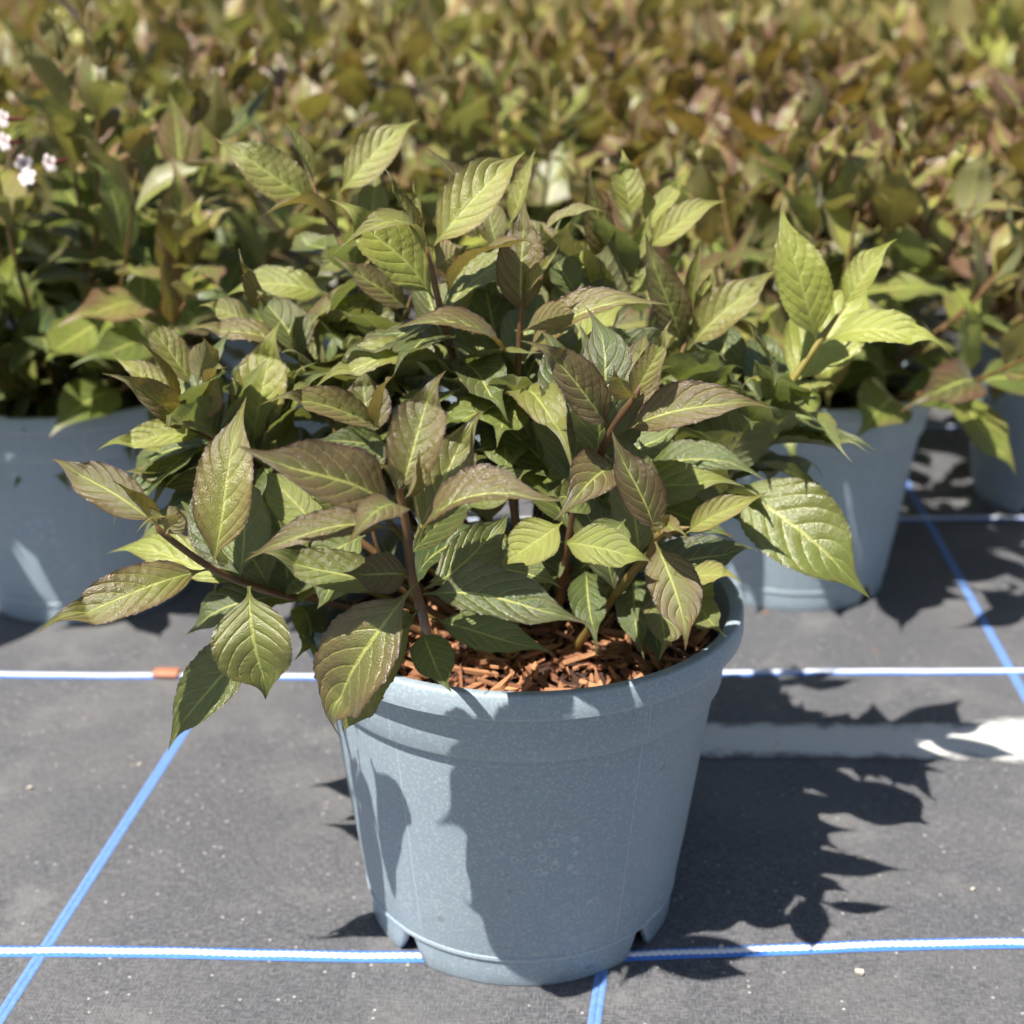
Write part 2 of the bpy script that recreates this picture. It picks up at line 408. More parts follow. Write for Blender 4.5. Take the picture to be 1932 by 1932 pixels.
def pot_meshes():
    out = {}
    n = 144
    prof = [(.0, .020), (.101, .020), (.1062, .0195), (.1078, .0212), (.1078, .0232), (.1072, .0240), (.1090, .034), (.1135, .066), (.1185, .105), (.1235, .145), (.1270, .172), (.1272, .1766), (.1308, .1774), (.1317, .1790), (.1332, .195), (.1348, .2105)]
    V, F = lathe(prof, n); out['body'] = mesh_of('body', V, F, mat=M_POT); out['body'].set_sharp_from_angle(angle=R(28))
    rim = [(.1346, .2105), (.1422, .2102), (.1434, .2110), (.1437, .2132), (.1432, .2238), (.1425, .2254), (.1412, .2261), (.1362, .2258), (.1344, .2250), (.1335, .2232), (.1328, .2200), (.1318, .2100), (.1302, .1950), (.1285, .180)]
    V, F = lathe(rim, n); out['rim'] = mesh_of('rim', V, F, mat=M_POT); out['rim'].set_sharp_from_angle(angle=R(28))
    # one foot: an arc of wall with slanted ends
    V = []; F = []; m = 30
    for i in range(m + 1):
        f = i / m * 2 - 1
        for r, z, hw in ((.1062, .0200, 43), (.1056, .0110, 41), (.1050, .0015, 38.5), (.1042, .0, 38), (.1000, .0, 38), (.0995, .0200, 43)):
            a = R(hw) * f; V.append((r * math.sin(a), -r * math.cos(a), z))
    for i in range(m):
        for k in range(5): F.append((i * 6 + k, i * 6 + k + 1, i * 6 + 7 + k, i * 6 + 6 + k))
    F.append(tuple(range(6))[::-1]); F.append(tuple(m * 6 + k for k in range(6)))
    out['foot'] = mesh_of('foot', V, F, mat=M_POT)
    # mould seam: a thin raised line down the wall
    V = []; F = []; pr = [q for q in prof[5:]]
    for r, z in pr:
        V += [(-.0006, -r + .0003, z), (0, -r - .00035, z), (.0006, -r + .0003, z)]
    for i in range(len(pr) - 1):
        for k in range(2): F.append((i * 3 + k, i * 3 + k + 1, i * 3 + 4 + k, i * 3 + 3 + k))
    out['seam'] = mesh_of('mould_seam', V, F, mat=M_SEAM)
    return out
PM = pot_meshes()

def make_pot(x, y, rz, label, feet=True):
    p = empty('plant_pot', (x, y, 0)); tag(p, label, 'plant pot', 'blue grey plant pots')
    p.rotation_euler = (0, 0, rz)
    b = link('body', PM['body'], p); link('rim', PM['rim'], p)
    for k in range(4):
        o = link('foot', PM['foot'], p); o.rotation_euler = (0, 0, R(90 * k))
    for an in (32, -38, 142, 215):
        o = link('mould_seam', PM['seam'], b); o.rotation_euler = (0, 0, R(an))
    return p

# bark mulch -----------------------------------------------------------------
def chip_mesh(seed):
    rr = random.Random(seed); ln = 1.0; w = rr.uniform(.22, .5); h = rr.uniform(.08, .16)
    V = []
    for z in (0, 1):
        for (x, y) in ((-.5, -.4), (-.1, -.55), (.5, -.2), (.45, .3), (-.05, .5), (-.55, .35)):
            V.append(((x + rr.uniform(-.08, .08)) * ln, (y + rr.uniform(-.12, .12)) * w, z * h * rr.uniform(.7, 1.2)))
    F = [(0, 5, 4, 3, 2, 1), (6, 7, 8, 9, 10, 11)] + [(i, (i + 1) % 6, 6 + (i + 1) % 6, 6 + i) for i in range(6)]
    return V, F
CHIPS = [chip_mesh(s) for s in range(8)]
CHIP_ME = [mesh_of('bark_chip', v, f, smooth=False, mat=M_BARK) for v, f in CHIPS]

def rand_quat(rr, tilt=0.5):
    q = Quaternion((0, 0, 1), rr.uniform(0, 6.283))
    return Quaternion((1, 0, 0), rr.gauss(0, tilt)) @ Quaternion((0, 1, 0), rr.gauss(0, tilt)) @ q

def make_mulch(x, y, label, seed, individual):
    rr = random.Random(seed); z0 = 0.198
    e = empty('bark_mulch', (x, y, z0)); tag(e, label, 'mulch', 'bark mulch in the pots')
    V = [(0, 0, .004)]; F = []
    nr, na = 8, 36
    for i in range(1, nr + 1):
        for k in range(na):
            r = .1315 * i / nr; a = 2 * math.pi * k / na
            V.append((r * math.cos(a), r * math.sin(a), -.004 * (i / nr) ** 3 + rr.uniform(-.002, .002)))
    for k in range(na): F.append((0, 1 + k, 1 + (k + 1) % na))
    for i in range(nr - 1):
        for k in range(na): F.append((1 + i * na + k, 1 + (i + 1) * na + k, 1 + (i + 1) * na + (k + 1) % na, 1 + i * na + (k + 1) % na))
    link('compost', mesh_of('compost', V, F, mat=M_SOIL), e)
    def spot(front):
        while True:
            px, py = rr.uniform(-.127, .127), rr.uniform(-.127, .127)
            if px * px + py * py > .122 ** 2: continue
            if front and not (py < .02 and px > -.10): continue
            return px, py
    for i in range(individual):
        s = rr.choice([.006, .008, .010, .013, .017, .023]) * rr.uniform(.8, 1.2)
        while True:
            px, py = spot(i > 20)
            if math.hypot(px, py) < .1265 - s * .6: break
        link('bark_chip', rr.choice(CHIP_ME), e, (px, py, .002 + rr.uniform(0, .006)), rand_quat(rr, .35), (s * 1.15, s * rr.uniform(.35, .8), s * .8), (min(1, abs(rr.gauss(.5, .27))), 0, 0, 1))
    # the finer litter below
    V = []; F = []; T = []
    for i in range(900 if individual > 50 else 420):
        px, py = spot(False); s = rr.uniform(.004, .012); q = rand_quat(rr, .4); v, f = rr.choice(CHIPS); b = len(V); tt = rr.random() ** 1.6 * .7
        for p in v: V.append(q @ Vector((p[0] * s, p[1] * s * .6, p[2] * s)) + Vector((px, py, .001 + rr.uniform(0, .003)))); T.append(tt)
        F += [tuple(j + b for j in g) for g in f]
    me = mesh_of('fine_bark', V, F, smooth=False, mat=M_BARK)
    at_ = me.attributes.new('tint', 'FLOAT_COLOR', 'POINT')
    arr = np.zeros((len(V), 4), dtype=np.float32); arr[:, 0] = T; arr[:, 3] = 1
    at_.data.foreach_set('color', arr.ravel())
    o = link('fine_bark', me, e, color=(0, 0, 0, 1)); o['kind'] = 'stuff'
    return e

# ------------------------------------------------------------------ leaves
SU = np.array([0, .05, .10, .16, .25, .36, .46, .58, .68, .77, .84, .90, .95, 1.0])
SW = np.array([.05, .05, .14, .46, .80, .98, 1.0, .93, .76, .46, .225, .115, .058, .004])
def smooth_interp(x, xp, fp):
    # monotone-ish cubic through the table
    m = np.gradient(fp, xp); i = np.clip(np.searchsorted(xp, x) - 1, 0, len(xp) - 2)
    h = xp[i + 1] - xp[i]; t = (x - xp[i]) / h
    return (2*t**3-3*t**2+1)*fp[i] + (t**3-2*t**2+t)*h*m[i] + (-2*t**3+3*t**2)*fp[i+1] + (t**3-t**2)*h*m[i+1]

def leaf_geo(L, W, arch, fold, rows, cols, seed, teeth=True, sway=0.0, twist=0.0, wave=1.0, blunt=0.0):
    rg = np.random.RandomState(seed)
    u = np.linspace(0, 1, rows + 1); v = np.linspace(-1, 1, cols + 1)
    v = np.sign(v) * np.abs(v) ** 0.9
    hw = np.maximum(smooth_interp(u, SU, SW), .002)
    if blunt: hw = hw * (1 - blunt) + blunt * np.clip(np.sin(np.pi * np.clip((u - .06) / .94, 0, 1)) ** .6, .05 * (u < .9), 1)
    hw *= W / 2
    sh = rg.uniform(-.07, .07, 2)
    U, Vv = np.meshgrid(u, v, indexing='ij'); H = hw[:, None] * np.ones_like(Vv)
    av = np.abs(Vv)
    if teeth:
        e = np.ones_like(H); tt = (np.arange(rows + 1) % 2 == 1) * .04
        e[:, 0] += tt; e[:, -1] += tt; H = H * e
    H = H * np.where(Vv < 0, 1 + sh[0], 1 + sh[1])
    fa = np.clip(fold * (1 + .25 * np.sin(3 * u + rg.uniform(0, 6)))[:, None], -1.35, 1.35)
    Y = Vv * H * np.cos(fa * (0.35 + .65 * av))
    Z = av * H * np.sin(fa * (0.35 + .65 * av))
    # quilting between side veins, wavy margin
    s = (U - .17 * av - .13 * av ** 2) * 8.0 + (Vv > 0) * .4
    fr = np.abs((s % 1.0) * 2 - 1)
    Z += (.022 * L * (1 - fr ** 4) * (av > .02) * np.clip(H / (W / 2), 0, 1) * .8)
    ph = rg.uniform(0, 6.28, 3)
    Z += wave * W * .045 * av ** 2 * np.clip(H / (W / 2), 0, 1) * (np.sin(U * 9 + ph[0] + Vv) + .6 * np.sin(U * 17 + ph[1] - Vv))
    # twist about the midrib
    tw = twist * u[:, None] ** 1.5
    Y, Z = Y * np.cos(tw) - Z * np.sin(tw), Y * np.sin(tw) + Z * np.cos(tw)
    # midrib curve: arch in the leaf plane's normal, sway sideways, a hooked tip
    hook = rg.uniform(-.02, .085)
    mz = arch * L * np.sin(np.pi * u ** .9) + hook * L * (np.sin(np.clip((u - .72) / .28, 0, 1) * np.pi) - .0)
    my = sway * L * np.sin(np.pi * u) + rg.uniform(-.02, .02) * L * np.sin(2 * np.pi * u)
    tc_ = np.clip((u - .74) / .26, 0, 1) ** 2; my = my + rg.uniform(-.055, .055) * L * tc_; mz = mz - rg.uniform(-.01, .06) * L * tc_
    mx = u * L
    dz = np.gradient(mz, mx); ln = np.sqrt(1 + dz ** 2); nx, nz = -dz / ln, 1 / ln
    X = mx[:, None] + Z * nx[:, None]; Zf = mz[:, None] + Z * nz[:, None]; Y = Y + my[:, None]
    verts = np.stack([X, Y, Zf], -1).reshape(-1, 3)
    uv = np.stack([U, Vv * .5 + .5], -1).reshape(-1, 2)
    c1 = cols + 1; F = []
    for i in range(rows):
        for k in range(cols): F.append((i * c1 + k, (i + 1) * c1 + k, (i + 1) * c1 + k + 1, i * c1 + k + 1))
    return verts, F, uv

def leaf_mesh(name, *a, **k):
    m = k.pop('mat', M_LEAF); v, f, uv = leaf_geo(*a, **k); return mesh_of(name, v, f, uv, mat=m)

def frame(axis, nh):
    x = axis.normalized(); z = nh - x * nh.dot(x)
    if z.length < 1e-4: z = Vector((0, 0, 1)) - x * x.z
    z.normalize(); y = z.cross(x)
    return Matrix((x, y, z)).transposed().to_quaternion()

def tube_geo(pts, radii, ns=7):
    V = []; F = []; P = [Vector(p) for p in pts]
    for i, p in enumerate(P):
        t = (P[min(i + 1, len(P) - 1)] - P[max(i - 1, 0)]).normalized()
        a = t.cross(Vector((0.31, 0.9, 0.2))).normalized(); b = t.cross(a)
        for k in range(ns):
            an = 2 * math.pi * k / ns; V.append(p + (a * math.cos(an) + b * math.sin(an)) * radii[i])
    for i in range(len(P) - 1):
        for k in range(ns): F.append((i * ns + k, i * ns + (k + 1) % ns, (i + 1) * ns + (k + 1) % ns, (i + 1) * ns + k))
    V.append(P[-1] + (P[-1] - P[-2]).normalized() * radii[-1]); 
    for k in range(ns): F.append(((len(P) - 1) * ns + k, (len(P) - 1) * ns + (k + 1) % ns, len(V) - 1))
    return V, F

def catmull(pts, per=6):
    P = [Vector(p) for p in pts]; P = [P[0] * 2 - P[1]] + P + [P[-1] * 2 - P[-2]]; out = []
    for i in range(1, len(P) - 2):
        for k in range(per):
            t = k / per; a, b, c, d = P[i - 1:i + 3]
            out.append(.5 * ((2 * b) + (c - a) * t + (2 * a - 5 * b + 4 * c - d) * t * t + (3 * b - a - 3 * c + d) * t ** 3))
    out.append(P[-2]); return out

# ------------------------------------------------------------------ the front pot and its shrub
POTX, POTY = 0.006, 0.822
make_pot(POTX, POTY, R(2), 'blue grey plastic pot in front, in focus, leaf shadows across its side')
make_mulch(POTX, POTY, 'reddish bark mulch in the front pot under the sharp shrub', 1, 300)
shrub = empty('shrub', (POTX, POTY, 0.198))
tag(shrub, 'bronze green leafy shrub in the front pot, the only one in sharp focus', 'shrub', 'potted shrubs')
S0 = shrub.location

# stems: soil start (x, Y offset), then pixel nodes with their distance
STEMS = {
 'A': ((-.052, -.078), [(800,1170,.710),(777,1085,.682),(765,985,.671),(753,925,.666),(747,885,.666)], 0),
 'B': ((-.040, -.010), [(600,1130,.785),(545,1125,.775),(470,1103,.76),(400,1073,.746),(312,1010,.738),(292,985,.736)], 0),
 'C': ((-.030, .010), [(560,930,.83),(470,870,.82),(400,825,.81),(352,800,.80),(337,768,.80)], 0),
 'D': ((-.030, .030), [(690,850,.87),(640,780,.88),(585,675,.885),(527,603,.89),(512,580,.89)], 0),
 'E': ((-.010, .040), [(720,650,.91),(680,540,.925),(640,450,.935),(605,390,.945),(590,345,.95)], 0),
 'F': ((-.005, .010), [(870,755,.83),(850,655,.825),(828,570,.82),(810,490,.82),(800,450,.82)], 0),
 'G': ((.010, .0), [(955,860,.82),(972,770,.815),(977,695,.81),(982,610,.805),(988,545,.80)], 0),
 'H': ((.020, -.010), [(1090,940,.775),(1125,875,.76),(1155,810,.75),(1195,752,.745),(1215,715,.745)], 0),
 'I': ((.030, -.030), [(1190,1085,.765),(1225,1045,.745),(1240,1012,.735),(1275,1000,.725),(1300,995,.72)], .3),
 'K': ((.035, .020), [(1250,1010,.85),(1365,905,.865),(1420,815,.87),(1480,738,.87),(1540,652,.875),(1592,578,.88)], .75),
 'L': ((.020, .030), [(1180,880,.87),(1225,800,.88),(1258,735,.89),(1287,663,.895),(1312,600,.90)], .25),
 'M': ((.010, .050), [(1080,740,.91),(1120,640,.93),(1160,545,.95),(1187,495,.955),(1205,450,.96)], .3),
 'N': ((-.020, .020), [(730,780,.87),(745,700,.875),(765,600,.88),(775,560,.88)], .2),
 'O': ((.025, .035), [(1060,760,.87),(1090,690,.875),(1125,620,.88),(1150,575,.89)], .7),
}
def nearer(Y): return Y - .055 * max(0.0, min(1.0, (.80 - Y) / .06))
stem_paths = {}
for k, (s0, px, yl) in STEMS.items():
    st = Vector((POTX + s0[0], POTY + s0[1], .195))
    P = [st] + [at(p[0], p[1], nearer(p[2])) for p in px]
    path = catmull(P, 7); stem_paths[k] = path
    n = len(path); rad = [.0030 + (.0016 - .0030) * (i / (n - 1)) ** .8 for i in range(n)]
    if k == 'K': rad = [r * 1.3 for r in rad]
    rad = [r * (1 if i < n - 5 else .35 + .65 * (n - 1 - i) / 5) for i, r in enumerate(rad)]
    V, F = tube_geo([p - S0 for p in path], rad, 9)
    link('stem', mesh_of('stem', V, F, mat=M_STEM), shrub, color=(0, yl, 0, 1))

c_, U_, X_ = (0, .35, .9), (0, .9, .45), (0, .6, .75)
# base px, tip px, base Y, tip Y, width px, normal (right, up, toward), arch, fold, bronze, light
LEAVES = [
 # front shoot
 (748,965,445,848,.703,.668,150,(.25,.6,.75),.07,.12,.95,.15),
 (755,935,830,695,.703,.722,118,(-.15,.2,.95),.03,.15,.75,.30),
 (782,1015,905,768,.712,.745,118,(.2,.25,.95),-.02,.18,.55,.35),
 (790,1015,1070,950,.705,.680,112,(-.25,.85,.45),.16,.10,.95,.25),
 (765,968,655,1022,.700,.655,82,(.1,.9,.35),.14,-.15,.80,.25),
 (745,1000,457,1049,.712,.690,80,(.0,.7,.7),.08,.10,.85,.25),
 (772,1108,472,1032,.722,.715,85,(.1,.5,.85),-.03,.10,.25,.25),
 (775,1085,648,1085,.715,.705,88,(-.3,.2,.9),.05,.12,.80,.05),
 (783,1103,630,1382,.712,.690,172,(-.15,.55,.80),.09,.10,.60,.25),
 (790,1150,652,1392,.735,.705,110,(-.2,.45,.85),.05,.10,.25,.40),
 (797,1122,1112,1180,.712,.688,112,(.1,.55,.8),.07,.10,.22,.05),
 (815,1168,1047,1232,.728,.712,92,(.05,.55,.8),.02,.10,.12,.12),
 (800,1112,965,975,.722,.775,95,(.35,.3,.9),.02,.10,.20,.20),
 (795,1190,848,1308,.735,.708,82,(.1,.4,.9),.03,.05,.05,.10),
 (760,945,792,848,.700,.700,48,(.75,.1,.6),.05,.75,.80,.75),
 (752,935,712,868,.698,.690,40,(.6,.3,-.6),.06,.6,.75,.70),
 (748,925,735,862,.698,.700,26,(.4,.3,.8),.05,.9,.6,.9),
 (770,1150,730,1195,.730,.715,55,(.1,.5,.8),.05,.1,.1,.1),
 (765,1055,900,930,.730,.800,70,(.2,.3,.9),.02,.1,.2,.1),
 # left shoot
 (402,1068,464,748,.712,.728,122,(-.2,.3,.92),.03,.14,.60,.50),
 (392,1075,68,1197,.710,.668,96,(.1,.6,.75),.09,.12,.65,.35),
 (470,1105,198,1030,.735,.760,82,(.1,.45,.85),.02,.10,.15,.60),
 (470,1106,512,1318,.735,.730,158,(-.25,.25,.95),.08,.05,.25,.35),
 (500,1165,313,1412,.750,.745,118,(-.25,.45,.85),.04,.10,.15,.12),
 (300,995,97,867,.703,.715,90,(.15,.3,.95),.04,.15,.75,.25),
 (298,995,205,905,.700,.665,44,(.5,.3,.7),.05,.75,.70,.50),
 (310,1012,262,1000,.700,.655,52,(.0,.6,.5),.14,.45,.80,.60),
 (310,1010,335,952,.700,.690,56,(.5,.1,-.8),.05,.3,.80,.60),
 (420,920,232,885,.770,.775,68,(.1,.5,.85),.06,.1,.50,.35),
 (545,1130,560,1000,.760,.800,90,(.1,.2,.95),.02,.1,.15,.45),
 (550,1130,430,1060,.765,.780,80,(.1,.4,.9),.03,.1,.15,.15),
 (560,1140,600,1240,.765,.735,70,(.2,.4,.9),.05,.05,.1,.1),
 (610,1190,565,1245,.765,.735,62,(.1,.5,.85),.05,.05,.1,.1),
 (640,1180,600,1285,.755,.725,70,(-.1,.4,.9),.05,.05,.08,.05),
 # between the front and the left shoots
 (600,1010,500,880,.760,.770,100,(.1,.3,.95),.03,.1,.12,.45),
 (660,960,560,900,.770,.760,80,(.1,.5,.85),.04,.1,.15,.30),
 (690,1010,560,1075,.745,.725,82,(.1,.5,.85),.05,.1,.10,.25),
 (650,1050,600,1150,.750,.735,90,(.0,.4,.9),.03,.1,.10,.12),
 (640,900,530,870,.800,.790,76,(.1,.5,.85),.04,.1,.15,.35),
 (700,920,660,800,.790,.800,84,(.1,.3,.95),.03,.1,.20,.20),
 (880,930,860,800,.790,.810,90,(.1,.3,.95),.03,.1,.15,.15),
 (870,960,1000,880,.770,.780,80,(-.1,.4,.9),.03,.1,.15,.25),
 (900,1060,1060,1110,.735,.715,84,(.1,.5,.85),.05,.1,.10,.15),
 (860,1150,980,1180,.715,.690,70,(.1,.6,.8),.05,.1,.12,.2),
 (1010,900,1120,860,.790,.780,70,(-.1,.5,.85),.04,.1,.1,.3),
 (1300,790,1400,700,.880,.890,80,(-.2,.4,.9),.03,.1,.1,.35),
 (1120,960,1020,930,.760,.750,80,(.1,.5,.85),.04,.1,.1,.25),
 (1180,980,1100,1080,.740,.715,80,(.1,.5,.85),.05,.1,.08,.2),
 (1290,930,1230,880,.800,.800,70,(.1,.5,.85),.04,.1,.1,.3),
 # left middle shoot
 (350,800,203,695,.800,.775,78,(-.1,.4,.9),.08,.25,.85,.40),
 (345,780,206,668,.803,.800,60,(.2,.7,.7),.06,.2,.55,.85),
 (338,770,268,638,.800,.785,36,(.5,.2,.6),.03,.8,.80,.50),
 (375,735,246,590,.820,.815,66,(.3,.4,.85),.02,.2,.55,.55),
 (372,730,388,636,.815,.800,60,(.2,.1,-.95),.05,.2,.70,.50),
 (362,803,402,700,.797,.780,58,(.5,.0,-.85),.06,.3,.90,.55),
 (470,852,522,603,.815,.835,110,(-.2,.2,.95),.05,.12,.40,.65),
 (575,680,343,632,.870,.850,66,(.1,.85,.45),.12,.05,.85,.40),
 (400,825,185,850,.808,.790,62,(.1,.7,.7),.05,.1,.20,.70),
 (470,870,262,850,.830,.815,80,(.1,.6,.8),.04,.1,.15,.65),
 (400,760,430,690,.800,.775,34,(-.3,.2,-.8),.08,.5,.8,.6),
 (480,850,560,720,.830,.850,70,(.2,.3,.9),.02,.1,.2,.55),
 (350,800,290,760,.795,.775,40,(.3,.4,.8),.05,.6,.8,.5),
 (560,930,470,980,.830,.800,80,(.1,.5,.85),.03,.1,.15,.25),
 (565,930,600,1040,.820,.790,105,(-.2,.4,.9),.02,.1,.12,.35),
 (500,890,520,1010,.815,.790,95,(.1,.4,.9),.02,.1,.12,.45),
 # upper left
 (525,600,455,465,.888,.870,44,(-.5,.1,.8),.05,.6,.85,.40),
 (527,603,488,560,.888,.860,40,(.1,.3,-.9),.05,.2,.90,.60),
 (585,675,667,532,.883,.860,62,(-.85,.3,.35),.10,.3,.90,.40),
 (620,555,425,555,.930,.915,86,(.1,.75,.6),.09,.05,.20,.55),
 (480,610,375,575,.900,.890,60,(.1,.6,.8),.05,.1,.50,.60),
 (640,560,700,640,.900,.870,95,(.0,.3,.95),.02,.1,.20,.30),
 (610,700,545,640,.895,.890,60,(.1,.6,.8),.05,.1,.3,.6),
 # top left back
 (603,385,402,260,.945,.930,92,(.2,.4,.9),.04,.12,.40,.55),
 (636,368,790,222,.940,.955,80,(-.3,.3,.9),.06,.12,.45,.70),
 (592,345,538,222,.950,.945,38,(.5,.2,.8),.03,.7,.45,.60),
 (590,345,560,265,.950,.950,30,(.5,.2,-.8),.03,.5,.55,.60),
 (648,455,484,410,.935,.910,64,(.1,.85,-.1),.20,.1,.80,.35),
 (690,450,715,320,.940,.960,66,(.1,.2,.95),.03,.1,.35,.40),
 (655,470,600,520,.935,.920,55,(.1,.6,.8),.04,.1,.3,.3),
 # top centre
 (818,565,627,372,.820,.805,128,(.35,.45,.85),.04,.10,.22,.65),
 (803,485,636,468,.820,.785,66,(.1,.85,.35),.22,.10,.45,.55),
 (797,455,718,314,.820,.810,36,(.6,.2,.7),.03,.7,.75,.60),
 (800,458,782,338,.820,.820,34,(-.5,.1,.85),.02,.7,.55,.70),
 (813,470,992,282,.820,.845,110,(-.15,.35,.92),.06,.14,.45,.70),
 (838,572,1040,470,.818,.785,84,(-.35,.80,-.05),.13,.10,.80,.35),
 (822,505,886,465,.822,.835,70,(.0,.2,-.95),.08,.1,.75,.30),
 (966,693,733,618,.808,.785,82,(.1,.85,.22),.14,.05,.95,.25),
 (848,685,588,757,.825,.790,90,(.1,.85,.42),.16,.05,.25,.50),
 (772,588,622,484,.875,.855,66,(.3,.5,.8),.05,.12,.80,.30),
 (935,705,905,478,.865,.880,112,(.1,.2,.95),.02,.1,.12,.10),
 (690,650,690,535,.885,.890,98,(.1,.1,.95),.03,.1,.30,.35),
 (790,650,745,590,.885,.875,45,(.2,.4,.85),.03,.1,.5,.4),
 (655,750,640,650,.870,.880,90,(.1,.3,.95),.03,.1,.55,.25),
 (715,760,760,640,.870,.880,70,(.1,.3,.95),.03,.1,.4,.2),
 # shoots between A and F
 (720,810,490,755,.790,.765,76,(.1,.6,.75),.06,.15,.75,.45),
 (715,815,742,700,.790,.775,50,(-.75,.2,-.45),.06,.3,.85,.60),
 (712,812,620,735,.792,.790,40,(.4,.3,.8),.04,.7,.7,.4),
 (740,850,590,830,.800,.790,60,(.1,.5,.85),.03,.1,.1,.1),
 (700,830,680,690,.815,.830,92,(.2,.3,.95),.03,.1,.55,.25),
 # centre
 (984,605,992,372,.805,.815,96,(-.1,.3,.95),.04,.15,.95,.30),
 (985,690,1258,560,.805,.795,96,(-.2,.8,.5),.11,.10,.90,.45),
 (984,628,1088,588,.800,.775,62,(.1,.15,-.95),.06,.15,.80,.35),
 (988,560,1058,463,.800,.790,34,(-.4,.3,.8),.03,.7,.60,.65),
 (985,550,985,500,.800,.795,24,(.4,.2,.8),.03,.6,.5,.8),
 (960,430,1012,277,.880,.880,44,(-.6,.2,.75),.02,.5,.45,.80),
 (925,440,803,270,.905,.890,48,(.3,.4,.8),.08,.3,.85,.20),
 (1020,450,1142,393,.875,.860,60,(-.3,.85,.2),.10,.05,.65,.45),
 (1090,560,1035,470,.885,.890,70,(.2,.4,.9),.03,.1,.1,.15),
 (940,470,905,365,.880,.890,60,(.1,.3,.95),.03,.15,.5,.4),
 (905,450,870,395,.880,.875,44,(.2,.3,.9),.03,.2,.5,.4),
 (1060,545,1100,470,.890,.905,40,(.2,.3,.9),.03,.1,.2,.7),
 (985,760,880,728,.815,.800,55,(.1,.7,.7),.05,.1,.3,.25),
 (1010,640,1095,740,.830,.800,70,(-.2,.4,.9),.05,.1,.15,.2),
 (1050,700,1180,560,.865,.880,80,(-.3,.5,.85),.04,.1,.15,.7),
 # right centre
 (1150,808,990,635,.752,.742,98,(.35,.30,.88),.05,.15,.95,.20),
 (1170,792,1225,628,.756,.770,108,(-.15,.3,.95),.05,.14,.80,.30),
 (1193,762,1264,600,.746,.742,54,(-.3,.1,.9),.02,.45,.65,.55),
 (1198,752,1160,690,.745,.730,52,(-.4,.2,.8),.05,.5,.75,.5),
 (1172,815,1458,757,.750,.735,96,(-.15,.65,.72),.08,.10,.95,.25),
 (1238,1010,1148,815,.735,.738,92,(.3,.2,.95),.05,.12,.85,.10),
 (1165,882,1058,985,.765,.720,106,(.2,.6,.75),.12,.10,.85,.20),
 (983,770,1098,900,.800,.745,84,(-.1,.8,.5),.18,.05,.40,.40),
 (1060,915,922,778,.785,.800,100,(.35,.4,.85),.03,.1,.10,.12),
 (1130,942,1405,905,.795,.780,98,(.05,.65,.75),.07,.08,.12,.45),
 (1200,895,1448,895,.825,.790,80,(.05,.7,.65),.13,.05,.08,.10),
 (1370,905,1637,1133,.850,.800,165,(.15,.35,.92),.05,.0,.08,.30),
 (1360,910,1445,1010,.855,.830,80,(.2,.4,.9),.04,.1,.08,.10),
 (1215,850,1130,770,.800,.805,70,(.2,.4,.9),.03,.1,.1,.2),
 (1270,830,1330,890,.840,.820,70,(.2,.4,.9),.03,.1,.1,.1),
 (1330,860,1340,760,.860,.870,70,(.1,.2,.95),.03,.1,.15,.35),
 # lower right
 (1236,1022,1298,1228,.733,.690,102,(.15,.35,.92),.04,-.12,.80,.30),
 (1290,1010,1448,932,.722,.705,62,(-.3,.4,.88),.04,.25,.50,.70),
 (1245,1012,1300,1020,.730,.690,46,(.0,.5,.6),.12,.4,.80,.50),
 (1245,1008,1232,985,.730,.700,40,(.4,.2,.8),.1,.3,.85,.5),
 (1290,1085,1398,1092,.760,.745,56,(-.1,.6,.75),.05,.15,.40,.80),
 (1250,1110,1250,1248,.765,.735,76,(.2,.3,.95),.03,-.1,.45,.25),
 (1310,1130,1366,1203,.765,.745,62,(-.2,.4,.9),.04,.1,.25,.25),
 (1310,1135,1350,1095,.770,.770,60,(-.2,.4,.9),.04,.1,.2,.55),
 (1055,1022,1232,1066,.715,.705,84,(.05,.55,.80),.05,.05,.10,.50),
 (1062,985,942,1078,.712,.700,92,(.1,.60,.75),.07,.05,.20,.65),
 (1105,1070,1132,1228,.790,.755,74,(.0,.3,.95),.03,.08,.05,.04),
 (1190,1080,1210,1240,.785,.755,78,(-.1,.3,.95),.03,.08,.05,.04),
 (1230,1150,1245,1250,.790,.770,70,(-.1,.3,.95),.03,.08,.05,.04),
 (1020,1020,1030,1130,.800,.780,80,(.1,.3,.95),.03,.08,.05,.08),
 (1240,960,1380,1020,.800,.770,88,(.1,.5,.85),.04,.08,.06,.06),
 (1060,930,1210,960,.800,.780,70,(.1,.5,.85),.04,.08,.06,.10),
 (900,1030,820,1100,.780,.755,70,(.1,.5,.85),.04,.08,.06,.12),
 (960,1000,900,1080,.800,.780,70,(.1,.5,.85),.04,.08,.06,.10),
 # right tall shoot
 (1542,648,1463,384,.875,.878,104,(.2,.25,.95),.06,.12,.06,.85),
 (1588,582,1690,448,.880,.875,66,(-.6,.2,.75),.05,.45,.12,.85),
 (1548,650,1798,657,.875,.845,84,(.0,.8,.6),.14,.05,.05,.90),
 (1478,735,1645,522,.885,.935,158,(-.3,.3,.9),.03,.08,.05,.70),
 (1478,740,1398,733,.870,.835,34,(.0,.9,.3),.08,.2,.35,.70),
 (1484,742,1528,778,.870,.820,46,(.2,.6,.6),.12,.35,.20,.75),
 (1486,740,1580,733,.870,.880,34,(.0,.9,.3),.06,.1,.2,.5),
 # right upper shoot
 (1286,655,1217,435,.895,.885,80,(.25,.25,.95),.04,.15,.65,.25),
 (1298,660,1472,505,.893,.890,92,(-.25,.4,.88),.05,.14,.50,.55),
 (1308,605,1322,448,.900,.890,38,(-.5,.1,.8),.02,.7,.55,.55),
 (1306,600,1345,500,.900,.905,34,(.3,.2,.9),.02,.4,.4,.8),
